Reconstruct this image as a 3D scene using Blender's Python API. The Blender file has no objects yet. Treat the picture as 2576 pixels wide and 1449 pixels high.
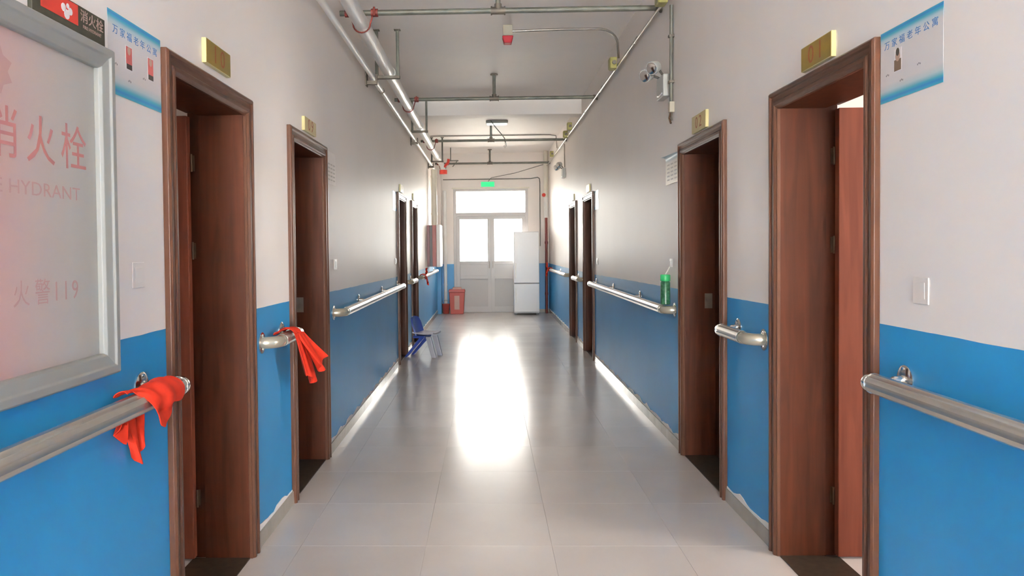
import bpy, math, random
from mathutils import Vector, Matrix

random.seed(7)
C = bpy.context.scene.collection
S = bpy.context.scene
PI = math.pi

# ------------------------------------------------------------------ camera, sky, exposure
XL, XR = -1.11, 1.32            # faces of the two corridor walls
YE, YB = 16.6, -9.5             # end wall, wall behind the camera
HC = 3.50                       # ceiling height
WT = 0.26                       # wall thickness

yaw, pitch, roll = 0.0253138, 0.0234989, 0.00956138
f_px, px, py = 1900.0, 1180.59, 668.94
cy, sy, cp, sp = math.cos(yaw), math.sin(yaw), math.cos(pitch), math.sin(pitch)
fwd = Vector((-sy*cp, cy*cp, -sp))
rgt = Vector((cy, sy, 0.0))
dwn = fwd.cross(rgt)
r2 = math.cos(roll)*rgt + math.sin(roll)*dwn
d2 = -math.sin(roll)*rgt + math.cos(roll)*dwn
cam = bpy.data.cameras.new('camera')
cam_o = bpy.data.objects.new('camera', cam)
C.objects.link(cam_o)
m = Matrix((r2, -d2, -fwd)).transposed().to_4x4()
m.translation = Vector((0, 0, 1.42))
cam_o.matrix_world = m
cam.sensor_fit = 'HORIZONTAL'
cam.sensor_width = 36.0
cam.lens = 36.0*f_px/2576.0
cam.shift_x = (1288.0-px)/2576.0
cam.shift_y = (py-724.5)/2576.0
cam.clip_start = 0.05
S.camera = cam_o

SKY = 36.0
w = bpy.data.worlds.new('overcast_sky')
S.world = w
w.use_nodes = True
bg = w.node_tree.nodes['Background']
bg.inputs[0].default_value = (1.0, 0.97, 0.925, 1)
bg.inputs[1].default_value = SKY

sun = bpy.data.lights.new('sun', 'SUN')      # high behind the viewer, on the yard beyond the end door and the floor far behind
sun.energy = 3300.0
sun.color = (1.0, 0.945, 0.85)
sun.angle = math.radians(0.6)
sun_o = bpy.data.objects.new('sun', sun)
C.objects.link(sun_o)
sun_o.rotation_euler = Vector((0.0, 1.0, -0.64)).to_track_quat('-Z', 'Y').to_euler()

S.view_settings.view_transform = 'Standard'
S.view_settings.look = 'None'
S.view_settings.gamma = 1.0
S.view_settings.use_curve_mapping = False
S.view_settings.exposure = 1.16
S.cycles.diffuse_bounces = 12
S.cycles.glossy_bounces = 6
S.cycles.transparent_max_bounces = 16
S.cycles.max_bounces = 14


def portal(name, loc, size, rot):
    """marks a window opening so the sky light through it is sampled well"""
    l = bpy.data.lights.new(name, 'AREA')
    l.shape = 'RECTANGLE'
    l.size, l.size_y = size
    l.cycles.is_portal = True
    o = bpy.data.objects.new(name, l)
    o.location = loc
    o.rotation_euler = rot
    C.objects.link(o)


portal('end_daylight', (0.05, YE+0.30, 1.9), (1.7, 1.9), (-PI/2, 0, 0))
portal('back_daylight', (0.1, YB-0.22, 1.75), (2.3, 3.2), (PI/2, 0, 0))
portal('room_daylight', (-4.74, 1.6, 1.7), (1.9, 1.4), (0, -PI/2, 0))
portal('room_daylight', (4.94, 1.6, 1.7), (1.9, 1.4), (0, PI/2, 0))


# ------------------------------------------------------------------ materials
def lin(r, g, b):
    f = lambda c: (c/255/12.92) if c/255 <= 0.04045 else ((c/255+0.055)/1.055)**2.4
    return (f(r), f(g), f(b))


def mat(name, col, rough=0.5, metal=0.0, var=0.0, scale=8.0, stretch=(1, 1, 1), bump=0.0, bscale=None, coat=0.0, emit=0.0, spec=0.5):
    m = bpy.data.materials.new(name)
    m.use_nodes = True
    nt = m.node_tree
    b = nt.nodes['Principled BSDF']
    b.inputs['Roughness'].default_value = rough
    b.inputs['Metallic'].default_value = metal
    b.inputs['Coat Weight'].default_value = coat
    b.inputs['Coat Roughness'].default_value = 0.12
    b.inputs['Specular IOR Level'].default_value = spec
    b.inputs['Base Color'].default_value = (*col, 1)
    if emit:
        b.inputs['Emission Color'].default_value = (*col, 1)
        b.inputs['Emission Strength'].default_value = emit
    if var or bump:
        tc = nt.nodes.new('ShaderNodeTexCoord')
        mp = nt.nodes.new('ShaderNodeMapping')
        mp.inputs['Scale'].default_value = stretch
        nt.links.new(tc.outputs['Object'], mp.inputs[0])
        n = nt.nodes.new('ShaderNodeTexNoise')
        n.inputs['Scale'].default_value = scale
        n.inputs['Detail'].default_value = 5
        nt.links.new(mp.outputs[0], n.inputs[0])
        if var:
            r = nt.nodes.new('ShaderNodeValToRGB')
            r.color_ramp.elements[0].position = 0.3
            r.color_ramp.elements[1].position = 0.7
            r.color_ramp.elements[0].color = (*[c*(1-var) for c in col], 1)
            r.color_ramp.elements[1].color = (*[min(1, c*(1+var)) for c in col], 1)
            nt.links.new(n.outputs[0], r.inputs[0])
            nt.links.new(r.outputs[0], b.inputs['Base Color'])
        if bump:
            n2 = n
            if bscale:
                n2 = nt.nodes.new('ShaderNodeTexNoise')
                n2.inputs['Scale'].default_value = bscale
                nt.links.new(mp.outputs[0], n2.inputs[0])
            bp = nt.nodes.new('ShaderNodeBump')
            bp.inputs['Strength'].default_value = bump
            bp.inputs['Distance'].default_value = 0.01
            nt.links.new(n2.outputs[0], bp.inputs['Height'])
            nt.links.new(bp.outputs[0], b.inputs['Normal'])
    return m


def wall_paint():
    """white gloss paint above, blue gloss dado below a hand-cut line that drops a little along the corridor"""
    m = mat('wall_paint', (0.7, 0.7, 0.7), 0.45, bump=0.16, scale=3.0, stretch=(1, 1, 0.22), spec=0.75)
    nt = m.node_tree
    N, Lk = nt.nodes.new, nt.links.new
    b = nt.nodes['Principled BSDF']
    geo = N('ShaderNodeNewGeometry')
    sep = N('ShaderNodeSeparateXYZ')
    Lk(geo.outputs['Position'], sep.inputs[0])
    y0 = N('ShaderNodeMath'); y0.operation = 'SUBTRACT'; y0.inputs[1].default_value = 2.4
    Lk(sep.outputs['Y'], y0.inputs[0])
    ym = N('ShaderNodeMath'); ym.operation = 'MAXIMUM'; ym.inputs[1].default_value = 0.0
    Lk(y0.outputs[0], ym.inputs[0])
    yn = N('ShaderNodeMath'); yn.operation = 'MINIMUM'; yn.inputs[1].default_value = 7.5
    Lk(ym.outputs[0], yn.inputs[0])
    ed = N('ShaderNodeMath'); ed.operation = 'MULTIPLY_ADD'; ed.inputs[1].default_value = 0.0108
    Lk(yn.outputs[0], ed.inputs[0]); Lk(sep.outputs['Z'], ed.inputs[2])
    nz = N('ShaderNodeTexNoise'); nz.inputs['Scale'].default_value = 5.0
    Lk(geo.outputs['Position'], nz.inputs[0])
    e2 = N('ShaderNodeMath'); e2.operation = 'MULTIPLY_ADD'; e2.inputs[1].default_value = 0.008
    Lk(nz.outputs[0], e2.inputs[0]); Lk(ed.outputs[0], e2.inputs[2])
    gt = N('ShaderNodeMath'); gt.operation = 'GREATER_THAN'; gt.inputs[1].default_value = 1.158
    Lk(e2.outputs[0], gt.inputs[0])
    big = N('ShaderNodeTexNoise'); big.inputs['Scale'].default_value = 1.3; big.inputs['Detail'].default_value = 6
    Lk(geo.outputs['Position'], big.inputs[0])
    rb = N('ShaderNodeValToRGB')
    rb.color_ramp.elements[0].position = 0.35; rb.color_ramp.elements[1].position = 0.7
    rb.color_ramp.elements[0].color = (0.010, 0.24, 0.53, 1)
    rb.color_ramp.elements[1].color = (0.017, 0.285, 0.61, 1)
    rw = N('ShaderNodeValToRGB')
    rw.color_ramp.elements[0].position = 0.35; rw.color_ramp.elements[1].position = 0.7
    rw.color_ramp.elements[0].color = (0.83, 0.775, 0.735, 1)
    rw.color_ramp.elements[1].color = (0.86, 0.81, 0.77, 1)
    Lk(big.outputs[0], rb.inputs[0]); Lk(big.outputs[0], rw.inputs[0])
    mx = N('ShaderNodeMix'); mx.data_type = 'RGBA'
    Lk(gt.outputs[0], mx.inputs[0]); Lk(rb.outputs[0], mx.inputs[6]); Lk(rw.outputs[0], mx.inputs[7])
    Lk(mx.outputs[2], b.inputs['Base Color'])
    sg = N('ShaderNodeMapRange'); sg.inputs[3].default_value = 0.8; sg.inputs[4].default_value = 0.10   # dado enamel is glossier than the white
    Lk(gt.outputs[0], sg.inputs[0]); Lk(sg.outputs[0], b.inputs['Specular IOR Level'])
    return m


def wood(name, dark, light, rough=0.28, coat=0.0, spec=0.5, grain=(9, 9, 0.7)):
    m = mat(name, light, rough, coat=coat, spec=spec)
    nt = m.node_tree
    b = nt.nodes['Principled BSDF']
    geo = nt.nodes.new('ShaderNodeNewGeometry')
    mp = nt.nodes.new('ShaderNodeMapping'); mp.inputs['Scale'].default_value = grain
    nt.links.new(geo.outputs['Position'], mp.inputs[0])
    n = nt.nodes.new('ShaderNodeTexNoise'); n.inputs['Scale'].default_value = 3; n.inputs['Detail'].default_value = 8
    n.inputs['Distortion'].default_value = 0.6
    nt.links.new(mp.outputs[0], n.inputs[0])
    r = nt.nodes.new('ShaderNodeValToRGB')
    r.color_ramp.elements[0].position = 0.3; r.color_ramp.elements[1].position = 0.7
    r.color_ramp.elements[0].color = (*dark, 1); r.color_ramp.elements[1].color = (*light, 1)
    nt.links.new(n.outputs[0], r.inputs[0]); nt.links.new(r.outputs[0], b.inputs['Base Color'])
    return m


def tile_mat():
    m = mat('floor_tile', (0.60, 0.56, 0.53), 0.215)
    nt = m.node_tree
    b = nt.nodes['Principled BSDF']
    oi = nt.nodes.new('ShaderNodeObjectInfo')
    geo = nt.nodes.new('ShaderNodeNewGeometry')
    n = nt.nodes.new('ShaderNodeTexNoise'); n.inputs['Scale'].default_value = 2.2; n.inputs['Detail'].default_value = 7
    nt.links.new(geo.outputs['Position'], n.inputs[0])
    r = nt.nodes.new('ShaderNodeValToRGB')
    r.color_ramp.elements[0].position = 0.3; r.color_ramp.elements[1].position = 0.7
    r.color_ramp.elements[0].color = (0.58, 0.535, 0.505, 1); r.color_ramp.elements[1].color = (0.63, 0.585, 0.555, 1)
    nt.links.new(n.outputs[0], r.inputs[0])
    hs = nt.nodes.new('ShaderNodeHueSaturation')
    v = nt.nodes.new('ShaderNodeMapRange'); v.inputs[3].default_value = 0.97; v.inputs[4].default_value = 1.03
    nt.links.new(oi.outputs['Random'], v.inputs[0]); nt.links.new(v.outputs[0], hs.inputs['Value'])
    nt.links.new(r.outputs[0], hs.inputs['Color']); nt.links.new(hs.outputs[0], b.inputs['Base Color'])
    return m


def glass_mat(name, tint):
    m = bpy.data.materials.new(name); m.use_nodes = True
    nt = m.node_tree; nt.nodes.clear()
    o = nt.nodes.new('ShaderNodeOutputMaterial')
    t = nt.nodes.new('ShaderNodeBsdfTransparent'); t.inputs[0].default_value = (*tint, 1)
    g = nt.nodes.new('ShaderNodeBsdfGlossy'); g.inputs['Roughness'].default_value = 0.02
    fr = nt.nodes.new('ShaderNodeFresnel'); fr.inputs[0].default_value = 1.45
    mx = nt.nodes.new('ShaderNodeMixShader')
    nt.links.new(fr.outputs[0], mx.inputs[0]); nt.links.new(t.outputs[0], mx.inputs[1]); nt.links.new(g.outputs[0], mx.inputs[2])
    nt.links.new(mx.outputs[0], o.inputs[0])
    return m


def ramp_z(name, stops, rough=0.35, axis='Z', var=None):
    """sheet or panel: colour bands across the sheet's own height"""
    m = mat(name, (0.8, 0.8, 0.8), rough)
    nt = m.node_tree
    b = nt.nodes['Principled BSDF']
    tc = nt.nodes.new('ShaderNodeTexCoord')
    sp_ = nt.nodes.new('ShaderNodeSeparateXYZ')
    nt.links.new(tc.outputs['Generated'], sp_.inputs[0])
    r = nt.nodes.new('ShaderNodeValToRGB')
    els = r.color_ramp.elements
    while len(els) < len(stops):
        els.new(0.5)
    for e, (p, c) in zip(els, stops):
        e.position = p; e.color = (*c, 1)
    nt.links.new(sp_.outputs[axis], r.inputs[0]); nt.links.new(r.outputs[0], b.inputs['Base Color'])
    return m


def blotch(name, c1, c2, scale, rough=0.4, lo=0.4, hi=0.6, stretch=(1, 1, 1)):
    m = mat(name, c1, rough, var=0.1, scale=scale, stretch=stretch)
    r = [n for n in m.node_tree.nodes if n.type == 'VALTORGB'][0]
    r.color_ramp.elements[0].position = lo; r.color_ramp.elements[1].position = hi
    r.color_ramp.elements[0].color = (*c1, 1); r.color_ramp.elements[1].color = (*c2, 1)
    return m


M = {}
M['wall'] = wall_paint()
M['white_wall'] = mat('white_plaster', (0.84, 0.80, 0.78), 0.6, var=0.03, scale=2)
M['ceiling'] = mat('ceiling_paint', (0.92, 0.875, 0.845), 0.55, var=0.025, scale=1.5, bump=0.08, bscale=12)
M['tile'] = tile_mat()
M['grout'] = mat('grout', (0.56, 0.52, 0.49), 0.7)
M['room_floor'] = mat('room_floor', (0.72, 0.68, 0.65), 0.3, var=0.03)
M['skirt'] = mat('skirting_tile', (0.36, 0.33, 0.29), 0.16, var=0.12, scale=6)
M['filler'] = mat('white_filler', (0.80, 0.78, 0.76), 0.7)
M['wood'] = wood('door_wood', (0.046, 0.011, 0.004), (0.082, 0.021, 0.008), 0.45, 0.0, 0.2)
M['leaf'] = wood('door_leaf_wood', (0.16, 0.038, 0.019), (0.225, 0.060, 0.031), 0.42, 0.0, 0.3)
M['casing'] = wood('casing_wood', (0.082, 0.034, 0.020), (0.112, 0.048, 0.028), 0.30, spec=0.3)
M['casing_head'] = wood('casing_head_wood', (0.082, 0.034, 0.020), (0.112, 0.048, 0.028), 0.30, spec=0.3, grain=(9, 0.7, 9))
M['threshold'] = mat('threshold_stone', (0.045, 0.032, 0.022), 0.42, var=0.35, scale=30)
M['steel'] = mat('hinge_steel', (0.32, 0.29, 0.25), 0.35, 0.9)
M['brass'] = mat('old_brass', (0.10, 0.055, 0.028), 0.5, 0.3)
M['chrome'] = mat('chrome', (0.78, 0.76, 0.73), 0.16, 1.0)
M['rail'] = mat('satin_rail', (0.60, 0.57, 0.52), 0.27, 0.75, var=0.06, scale=5)
M['elbow'] = mat('elbow_cap', (0.60, 0.55, 0.44), 0.25, 0.65)
M['red_cloth'] = mat('red_cloth', (0.58, 0.032, 0.013), 0.85, var=0.12, scale=25, bump=0.15, spec=0.2)
M['frame_grey'] = mat('cabinet_frame', (0.29, 0.29, 0.275), 0.42, var=0.03, scale=3)
M['cab_glass'] = None
M['faded_red'] = mat('faded_red_print', (0.50, 0.20, 0.19), 0.4, var=0.1, scale=12)
M['faint_red'] = mat('faint_red_print', (0.49, 0.30, 0.28), 0.4)
M['dark_green'] = mat('dark_plate', (0.06, 0.055, 0.035), 0.35, var=0.3, scale=20)
M['signal_red'] = mat('signal_red', (0.58, 0.05, 0.035), 0.5, spec=0.3)
M['pipe_red'] = mat('pipe_maroon', (0.20, 0.035, 0.028), 0.4)
M['pale_pink'] = mat('pale_pink_print', (0.45, 0.30, 0.27), 0.5)
M['white_print'] = mat('white_print', (0.82, 0.78, 0.78), 0.5)
M['yellow'] = mat('yellow_plate', (0.27, 0.18, 0.026), 0.28, var=0.1, scale=14)
M['yellow_edge'] = mat('yellow_acrylic_edge', (0.64, 0.57, 0.29), 0.25)
M['pale_yellow'] = mat('pale_yellow_plate', (0.50, 0.41, 0.17), 0.28, var=0.06, scale=14)
M['digit'] = mat('digit_red', (0.30, 0.07, 0.02), 0.45)
M['cab_glass'] = ramp_z('frosted_panel', [(0.0, (0.58, 0.30, 0.28)), (0.5, (0.56, 0.35, 0.33)), (0.68, (0.52, 0.42, 0.395)), (0.85, (0.48, 0.445, 0.415)), (1.0, (0.40, 0.385, 0.35))], 0.28, 'Y')  # the darker last stop paints shade along the far edge
BL, CY, WH = (0.03, 0.24, 0.55), (0.07, 0.42, 0.55), (0.72, 0.68, 0.67)
M['poster'] = ramp_z('poster_print', [(0.0, CY), (0.05, BL), (0.09, CY), (0.16, (0.55, 0.64, 0.66)), (0.25, WH), (0.80, WH),
                                      (0.88, (0.50, 0.63, 0.68)), (0.93, CY), (0.97, BL), (1.0, CY)])
M['poster_blue'] = mat('poster_blue_ink', (0.035, 0.19, 0.47), 0.5)
M['photo_red'] = mat('photo_red', (0.62, 0.15, 0.14), 0.5, var=0.15, scale=40)
M['photo_dark'] = mat('photo_dark', (0.09, 0.075, 0.06), 0.5)
M['photo_skin'] = mat('photo_skin', (0.55, 0.36, 0.28), 0.5)
M['photo_brown'] = mat('photo_brown', (0.21, 0.14, 0.09), 0.5)
M['ink_grey'] = mat('ink_grey', (0.25, 0.24, 0.24), 0.5)
M['paper'] = ramp_z('notice_paper', [(0.0, (0.88, 0.84, 0.72)), (0.6, (0.90, 0.86, 0.76)), (0.78, (0.84, 0.84, 0.80)), (0.9, (0.30, 0.50, 0.58)), (1.0, (0.55, 0.66, 0.70))])
M['plain_paper'] = mat('plain_paper', (0.90, 0.86, 0.82), 0.6, var=0.03, scale=9)
M['faint_ink'] = mat('faint_ink', (0.62, 0.59, 0.55), 0.6)
M['white_plastic'] = mat('white_plastic', (0.76, 0.74, 0.71), 0.3)
M['old_plastic'] = mat('painted_over_plastic', (0.80, 0.75, 0.71), 0.5)
M['white_pipe'] = mat('white_pipe_paint', (0.84, 0.83, 0.81), 0.3, var=0.05, scale=5)
M['cream_pipe'] = mat('cream_pipe_paint', (0.72, 0.68, 0.58), 0.3, var=0.05, scale=4)
M['galv'] = mat('galvanised_bar', (0.165, 0.165, 0.14), 0.5, 0.25, var=0.25, scale=9)
M['galv_dark'] = mat('rusty_steel', (0.16, 0.135, 0.11), 0.55, 0.3, var=0.3, scale=12)
M['conduit'] = mat('conduit_steel', (0.52, 0.49, 0.45), 0.25, 0.85)
M['clamp_red'] = mat('clamp_red', (0.19, 0.024, 0.017), 0.5, var=0.25, scale=30)
M['jbox'] = mat('brassy_box', (0.34, 0.31, 0.10), 0.4, 0.2, var=0.2, scale=30)
M['beige_box'] = mat('beige_box', (0.44, 0.40, 0.32), 0.45)
M['lens_red'] = mat('red_lens', (0.40, 0.015, 0.03), 0.5, spec=0.2)
M['lamp_white'] = mat('lamp_shell', (0.50, 0.50, 0.475), 0.45)
M['exit_green'] = mat('exit_green', (0.0, 0.50, 0.15), 0.4, emit=0.55)
M['lit_tube'] = mat('lit_tube', (0.90, 1.0, 0.94), 0.3, emit=2.5)
M['alu'] = mat('white_aluminium', (0.60, 0.58, 0.57), 0.4)
M['alu_panel'] = mat('grey_door_panel', (0.54, 0.525, 0.515), 0.45)
M['fridge'] = mat('fridge_enamel', (0.70, 0.70, 0.72), 0.25)
M['seal'] = mat('grey_seal', (0.30, 0.30, 0.31), 0.6)
M['bin_red'] = mat('bin_red', (0.55, 0.10, 0.08), 0.4)
M['bin_pale'] = mat('bin_label', (0.60, 0.36, 0.30), 0.5)
M['chair_blue'] = mat('chair_blue', (0.045, 0.085, 0.36), 0.28)
M['chair_grey'] = mat('chair_grey', (0.45, 0.45, 0.52), 0.3)
M['green_cap'] = mat('green_cap', (0.03, 0.42, 0.14), 0.35)
M['green_body'] = blotch('mottled_green', (0.015, 0.09, 0.04), (0.06, 0.19, 0.10), 40, 0.3)
M['cab_red'] = mat('cabinet_red', (0.33, 0.035, 0.02), 0.35)
M['cab_maroon'] = mat('cabinet_maroon', (0.18, 0.03, 0.035), 0.35)
M['grey_band'] = mat('grey_band', (0.26, 0.24, 0.25), 0.5)
M['glass'] = glass_mat('clear_glass', (0.93, 0.95, 0.95))
M['dimming_glass'] = glass_mat('dimming_glass', (0.55, 0.55, 0.54))  # grey tint added to weaken daylight through the end door
M['room_glass'] = glass_mat('dim_room_glass', (0.20, 0.19, 0.18))  # strong tint added to keep the left room and its door leaf dim
M['bright_glass'] = glass_mat('part_dim_room_glass', (0.64, 0.625, 0.61))  # weaker tint, so the right room's door leaf comes out brighter
M['concrete'] = mat('outside_concrete', (0.55, 0.53, 0.50), 0.8)
M['black'] = mat('dark_cable', (0.10, 0.10, 0.095), 0.6)


# ------------------------------------------------------------------ mesh helpers
class MB:
    def __init__(self):
        self.v, self.f, self.k = [], [], []

    def add(self, vs, fs, k=0):
        b = len(self.v)
        self.v += [tuple(p) for p in vs]
        self.f += [tuple(i+b for i in q) for q in fs]
        self.k += [k]*len(fs)
        return self

    def box(self, a, b, k=0):
        x0, x1 = sorted((a[0], b[0])); y0, y1 = sorted((a[1], b[1])); z0, z1 = sorted((a[2], b[2]))
        v = [(x0, y0, z0), (x1, y0, z0), (x1, y1, z0), (x0, y1, z0), (x0, y0, z1), (x1, y0, z1), (x1, y1, z1), (x0, y1, z1)]
        return self.add(v, [(0, 3, 2, 1), (4, 5, 6, 7), (0, 1, 5, 4), (1, 2, 6, 5), (2, 3, 7, 6), (3, 0, 4, 7)], k)

    def hexa(self, lo, hi, k=0):
        """two quads (same winding), joined into a solid"""
        return self.add(list(lo)+list(hi), [(0, 3, 2, 1), (4, 5, 6, 7), (0, 1, 5, 4), (1, 2, 6, 5), (2, 3, 7, 6), (3, 0, 4, 7)], k)

    def tube(self, path, r, n=14, k=0, caps=True, prof=None):
        """round (or profiled) tube along a list of points; r is a number or one per point"""
        P = [Vector(p) for p in path]
        R = r if isinstance(r, (list, tuple)) else [r]*len(P)
        prev = None
        rings = []
        for i, p in enumerate(P):
            t = ((P[min(i+1, len(P)-1)]-p).normalized() + (p-P[max(i-1, 0)]).normalized())
            t = t.normalized() if t.length > 1e-9 else (P[-1]-P[0]).normalized()
            if prev is None:
                u = t.cross(Vector((0, 0, 1)))
                if u.length < 1e-3:
                    u = Vector((1, 0, 0))
                u.normalize()
            else:
                u = prev - t*prev.dot(t)
                u.normalize()
            prev = u
            wv = u.cross(t)
            ring = []
            for j in range(n):
                a = 2*PI*j/n
                s = prof[j] if prof else 1.0
                ring.append(p + (u*math.cos(a)+wv*math.sin(a))*R[i]*s)
            rings.append(ring)
        vs = [q for ring in rings for q in ring]
        fs = []
        for i in range(len(P)-1):
            for j in range(n):
                a, b = i*n+j, i*n+(j+1) % n
                fs.append((a, b, b+n, a+n))
        if caps:
            fs.append(tuple(range(n-1, -1, -1)))
            fs.append(tuple((len(P)-1)*n+j for j in range(n)))
        return self.add(vs, fs, k)

    def prism(self, poly, axis, a, b, k=0):
        """polygon (list of 2D points) extruded along an axis: 'x' (y,z), 'y' (x,z), 'z' (x,y)"""
        def P(p, t):
            return {'x': (t, p[0], p[1]), 'y': (p[0], t, p[1]), 'z': (p[0], p[1], t)}[axis]
        n = len(poly)
        vs = [P(p, a) for p in poly]+[P(p, b) for p in poly]
        fs = [tuple(range(n)), tuple(range(2*n-1, n-1, -1))]+[(i, i+n, (i+1) % n+n, (i+1) % n) for i in range(n)]
        return self.add(vs, fs, k)

    def grid(self, fn, nu, nv, th=0.0, k=0):
        """sheet fn(u,v)->point, optional thickness"""
        G = [[Vector(fn(i/nu, j/nv)) for j in range(nv+1)] for i in range(nu+1)]
        top = [p for r in G for p in r]
        W_ = nv+1
        fs = [(i*W_+j, (i+1)*W_+j, (i+1)*W_+j+1, i*W_+j+1) for i in range(nu) for j in range(nv)]
        if not th:
            return self.add(top, fs, k)
        nrm = []
        for i in range(nu+1):
            for j in range(nv+1):
                du = G[min(i+1, nu)][j]-G[max(i-1, 0)][j]
                dv = G[i][min(j+1, nv)]-G[i][max(j-1, 0)]
                q = du.cross(dv)
                nrm.append(q.normalized() if q.length > 1e-12 else Vector((0, 0, 1)))
        bot = [p-q*th for p, q in zip(top, nrm)]
        o = len(top)
        fs2 = [tuple(o+i for i in reversed(q)) for q in fs]
        rim = [i*W_ for i in range(nu+1)]+[nu*W_+j for j in range(1, nv+1)]+[i*W_+nv for i in range(nu-1, -1, -1)]+[j for j in range(nv-1, 0, -1)]
        sides = [(rim[i], rim[i]+o, rim[(i+1) % len(rim)]+o, rim[(i+1) % len(rim)]) for i in range(len(rim))]
        return self.add(top+bot, fs+fs2+sides, k)

    def build(self, name, mats, parent=None, loc=None, smooth=38, bevel=0.0):
        me = bpy.data.meshes.new(name)
        o0 = Vector(loc) if loc is not None else Vector((0, 0, 0))
        me.from_pydata([tuple(Vector(p)-o0) for p in self.v], [], self.f)
        for mm in (mats if isinstance(mats, (list, tuple)) else [mats]):
            me.materials.append(M[mm])
        me.polygons.foreach_set('material_index', self.k)
        me.validate()
        import bmesh
        bm = bmesh.new(); bm.from_mesh(me)
        bmesh.ops.recalc_face_normals(bm, faces=bm.faces)
        bm.to_mesh(me); bm.free()
        if smooth:
            me.polygons.foreach_set('use_smooth', [True]*len(me.polygons))
            me.set_sharp_from_angle(angle=math.radians(smooth))
        o = bpy.data.objects.new(name, me)
        C.objects.link(o)
        o.location = o0
        if parent is not None:
            o.parent = parent
            o.matrix_parent_inverse = Matrix.Identity(4)
            o.location = o0-world(parent)
        if bevel:
            bv = o.modifiers.new('edge', 'BEVEL'); bv.width = bevel; bv.segments = 2; bv.limit_method = 'ANGLE'
        return o


def world(o):
    p = Vector(o.location)
    while o.parent:
        o = o.parent
        p = p+Vector(o.location)
    return p


def tag(o, label, cat, group=None, kind=None):
    o['label'] = label
    o['category'] = cat
    if group:
        o['group'] = group
    if kind:
        o['kind'] = kind
    return o


def thing(name, label, cat, loc, group=None, kind=None):
    o = bpy.data.objects.new(name, None)
    C.objects.link(o)
    o.location = loc
    o.empty_display_size = 0.1
    return tag(o, label, cat, group, kind)


def struct(o, label=None):
    o['kind'] = 'structure'
    if label:
        o['label'] = label
    return o


def W(s, off, y, z):
    """point off metres out from the corridor face of the left (-1) or right (+1) wall"""
    return ((XL+off) if s < 0 else (XR-off), y, z)


def wbox(mb, s, o0, o1, y0, y1, z0, z1, k=0):
    return mb.box(W(s, o0, y0, z0), W(s, o1, y1, z1), k)


def glyphs(body, size, extr):
    cu = bpy.data.curves.new('lettering', 'FONT')
    cu.body = body
    cu.size = size
    cu.align_x = 'CENTER'
    cu.align_y = 'CENTER'
    cu.extrude = extr
    cu.resolution_u = 3
    t = bpy.data.objects.new('lettering', cu)
    C.objects.link(t)
    me = bpy.data.meshes.new_from_object(t.evaluated_get(bpy.context.evaluated_depsgraph_get()))
    bpy.data.objects.remove(t)
    return me


def text(name, body, size, matname, parent, origin, right, up, sx=1.0, pitch=1.0, extr=0.0002):
    """flat lettering: one part per character, or one joined part for small print (pitch 0)"""
    r_, u_ = Vector(right).normalized(), Vector(up).normalized()
    mt = Matrix((r_*sx, u_, r_.cross(u_))).transposed().to_4x4()
    bits = list(body) if pitch else [body]
    for i, ch_ in enumerate(bits):
        me = glyphs(ch_, size, extr)
        me.name = name
        me.transform(mt)
        me.materials.clear()
        me.materials.append(M[matname])
        o = bpy.data.objects.new(name, me)
        C.objects.link(o)
        o.parent = parent
        o.location = Vector(origin)+r_*((i-(len(bits)-1)/2)*pitch*size*sx)-world(parent)
        if not pitch:
            o['kind'] = 'stuff'


def rdir(s):
    return (0, 1, 0) if s < 0 else (0, -1, 0)


# ------------------------------------------------------------------ doors table: number, side, outer y0, y1
DOORS = [(1, -1, 2.56, 3.50, '10'), (2, -1, 4.17, 5.12, '09'), (3, -1, 9.18, 10.09, '08'), (4, -1, 10.82, 11.66, '07'),
         (5, 1, 2.58, 3.53, '01'), (6, 1, 4.21, 5.20, '02'), (7, 1, 9.42, 10.42, '03'), (8, 1, 11.25, 12.17, '04')]
ZT, FW = 2.115, 0.08            # top of the casing, width of the casing


# ------------------------------------------------------------------ room shell
def side_wall(s, name):
    mb = MB()
    y = YB
    for n, sd, a, b, t in sorted([d for d in DOORS if d[1] == s], key=lambda d: d[2]):
        a2, b2 = a+FW-0.03, b-FW+0.03
        wbox(mb, s, 0, -WT, y, a2, 0, HC)
        wbox(mb, s, 0, -WT, a2, b2, ZT-FW+0.03, HC)
        y = b2
    wbox(mb, s, 0, -WT, y, YE, 0, HC)
    return struct(mb.build(name, 'wall', smooth=0), 'white painted wall over a blue dado')


side_wall(-1, 'wall_left')
side_wall(1, 'wall_right')

mb = MB()                        # end wall with its door opening
DX0, DX1, DZ = -0.76, 0.88, 2.72
mb.box((XL-WT, YE, 0), (DX0, YE+WT, HC)).box((DX1, YE, 0), (XR+WT, YE+WT, HC)).box((DX0, YE, DZ), (DX1, YE+WT, HC))
struct(mb.build('wall_end', 'wall', smooth=0), 'far end wall around the glazed double door')
mb = MB()
mb.box((XL, YE-0.32, 0), (XL+0.09, YE, HC))
struct(mb.build('trim_1', 'wall', smooth=0), 'narrow pier in the far left corner')
mb = MB()                        # wall behind the camera; its unseen tall window is added for daylight
mb.box((XL-WT, YB-0.2, 0), (-1.0, YB, HC)).box((1.2, YB-0.2, 0), (XR+WT, YB, HC)).box((-1.0, YB-0.2, 3.15), (1.2, YB, HC)).box((-1.0, YB-0.2, 0), (1.2, YB, 0.35))
struct(mb.build('wall_back', 'white_wall', smooth=0))
mb = MB()
for z0, z1 in ((0.35, 0.42), (3.08, 3.15)):
    mb.box((-1.0, YB-0.14, z0), (1.2, YB-0.07, z1))
for x0 in (-1.0, 0.065, 1.13):
    mb.box((x0, YB-0.14, 0.42), (x0+0.07, YB-0.07, 3.08))
wf = struct(mb.build('window_1', 'alu', smooth=0))
wf['label'] = 'unseen tall window added behind the viewpoint for daylight'
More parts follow.
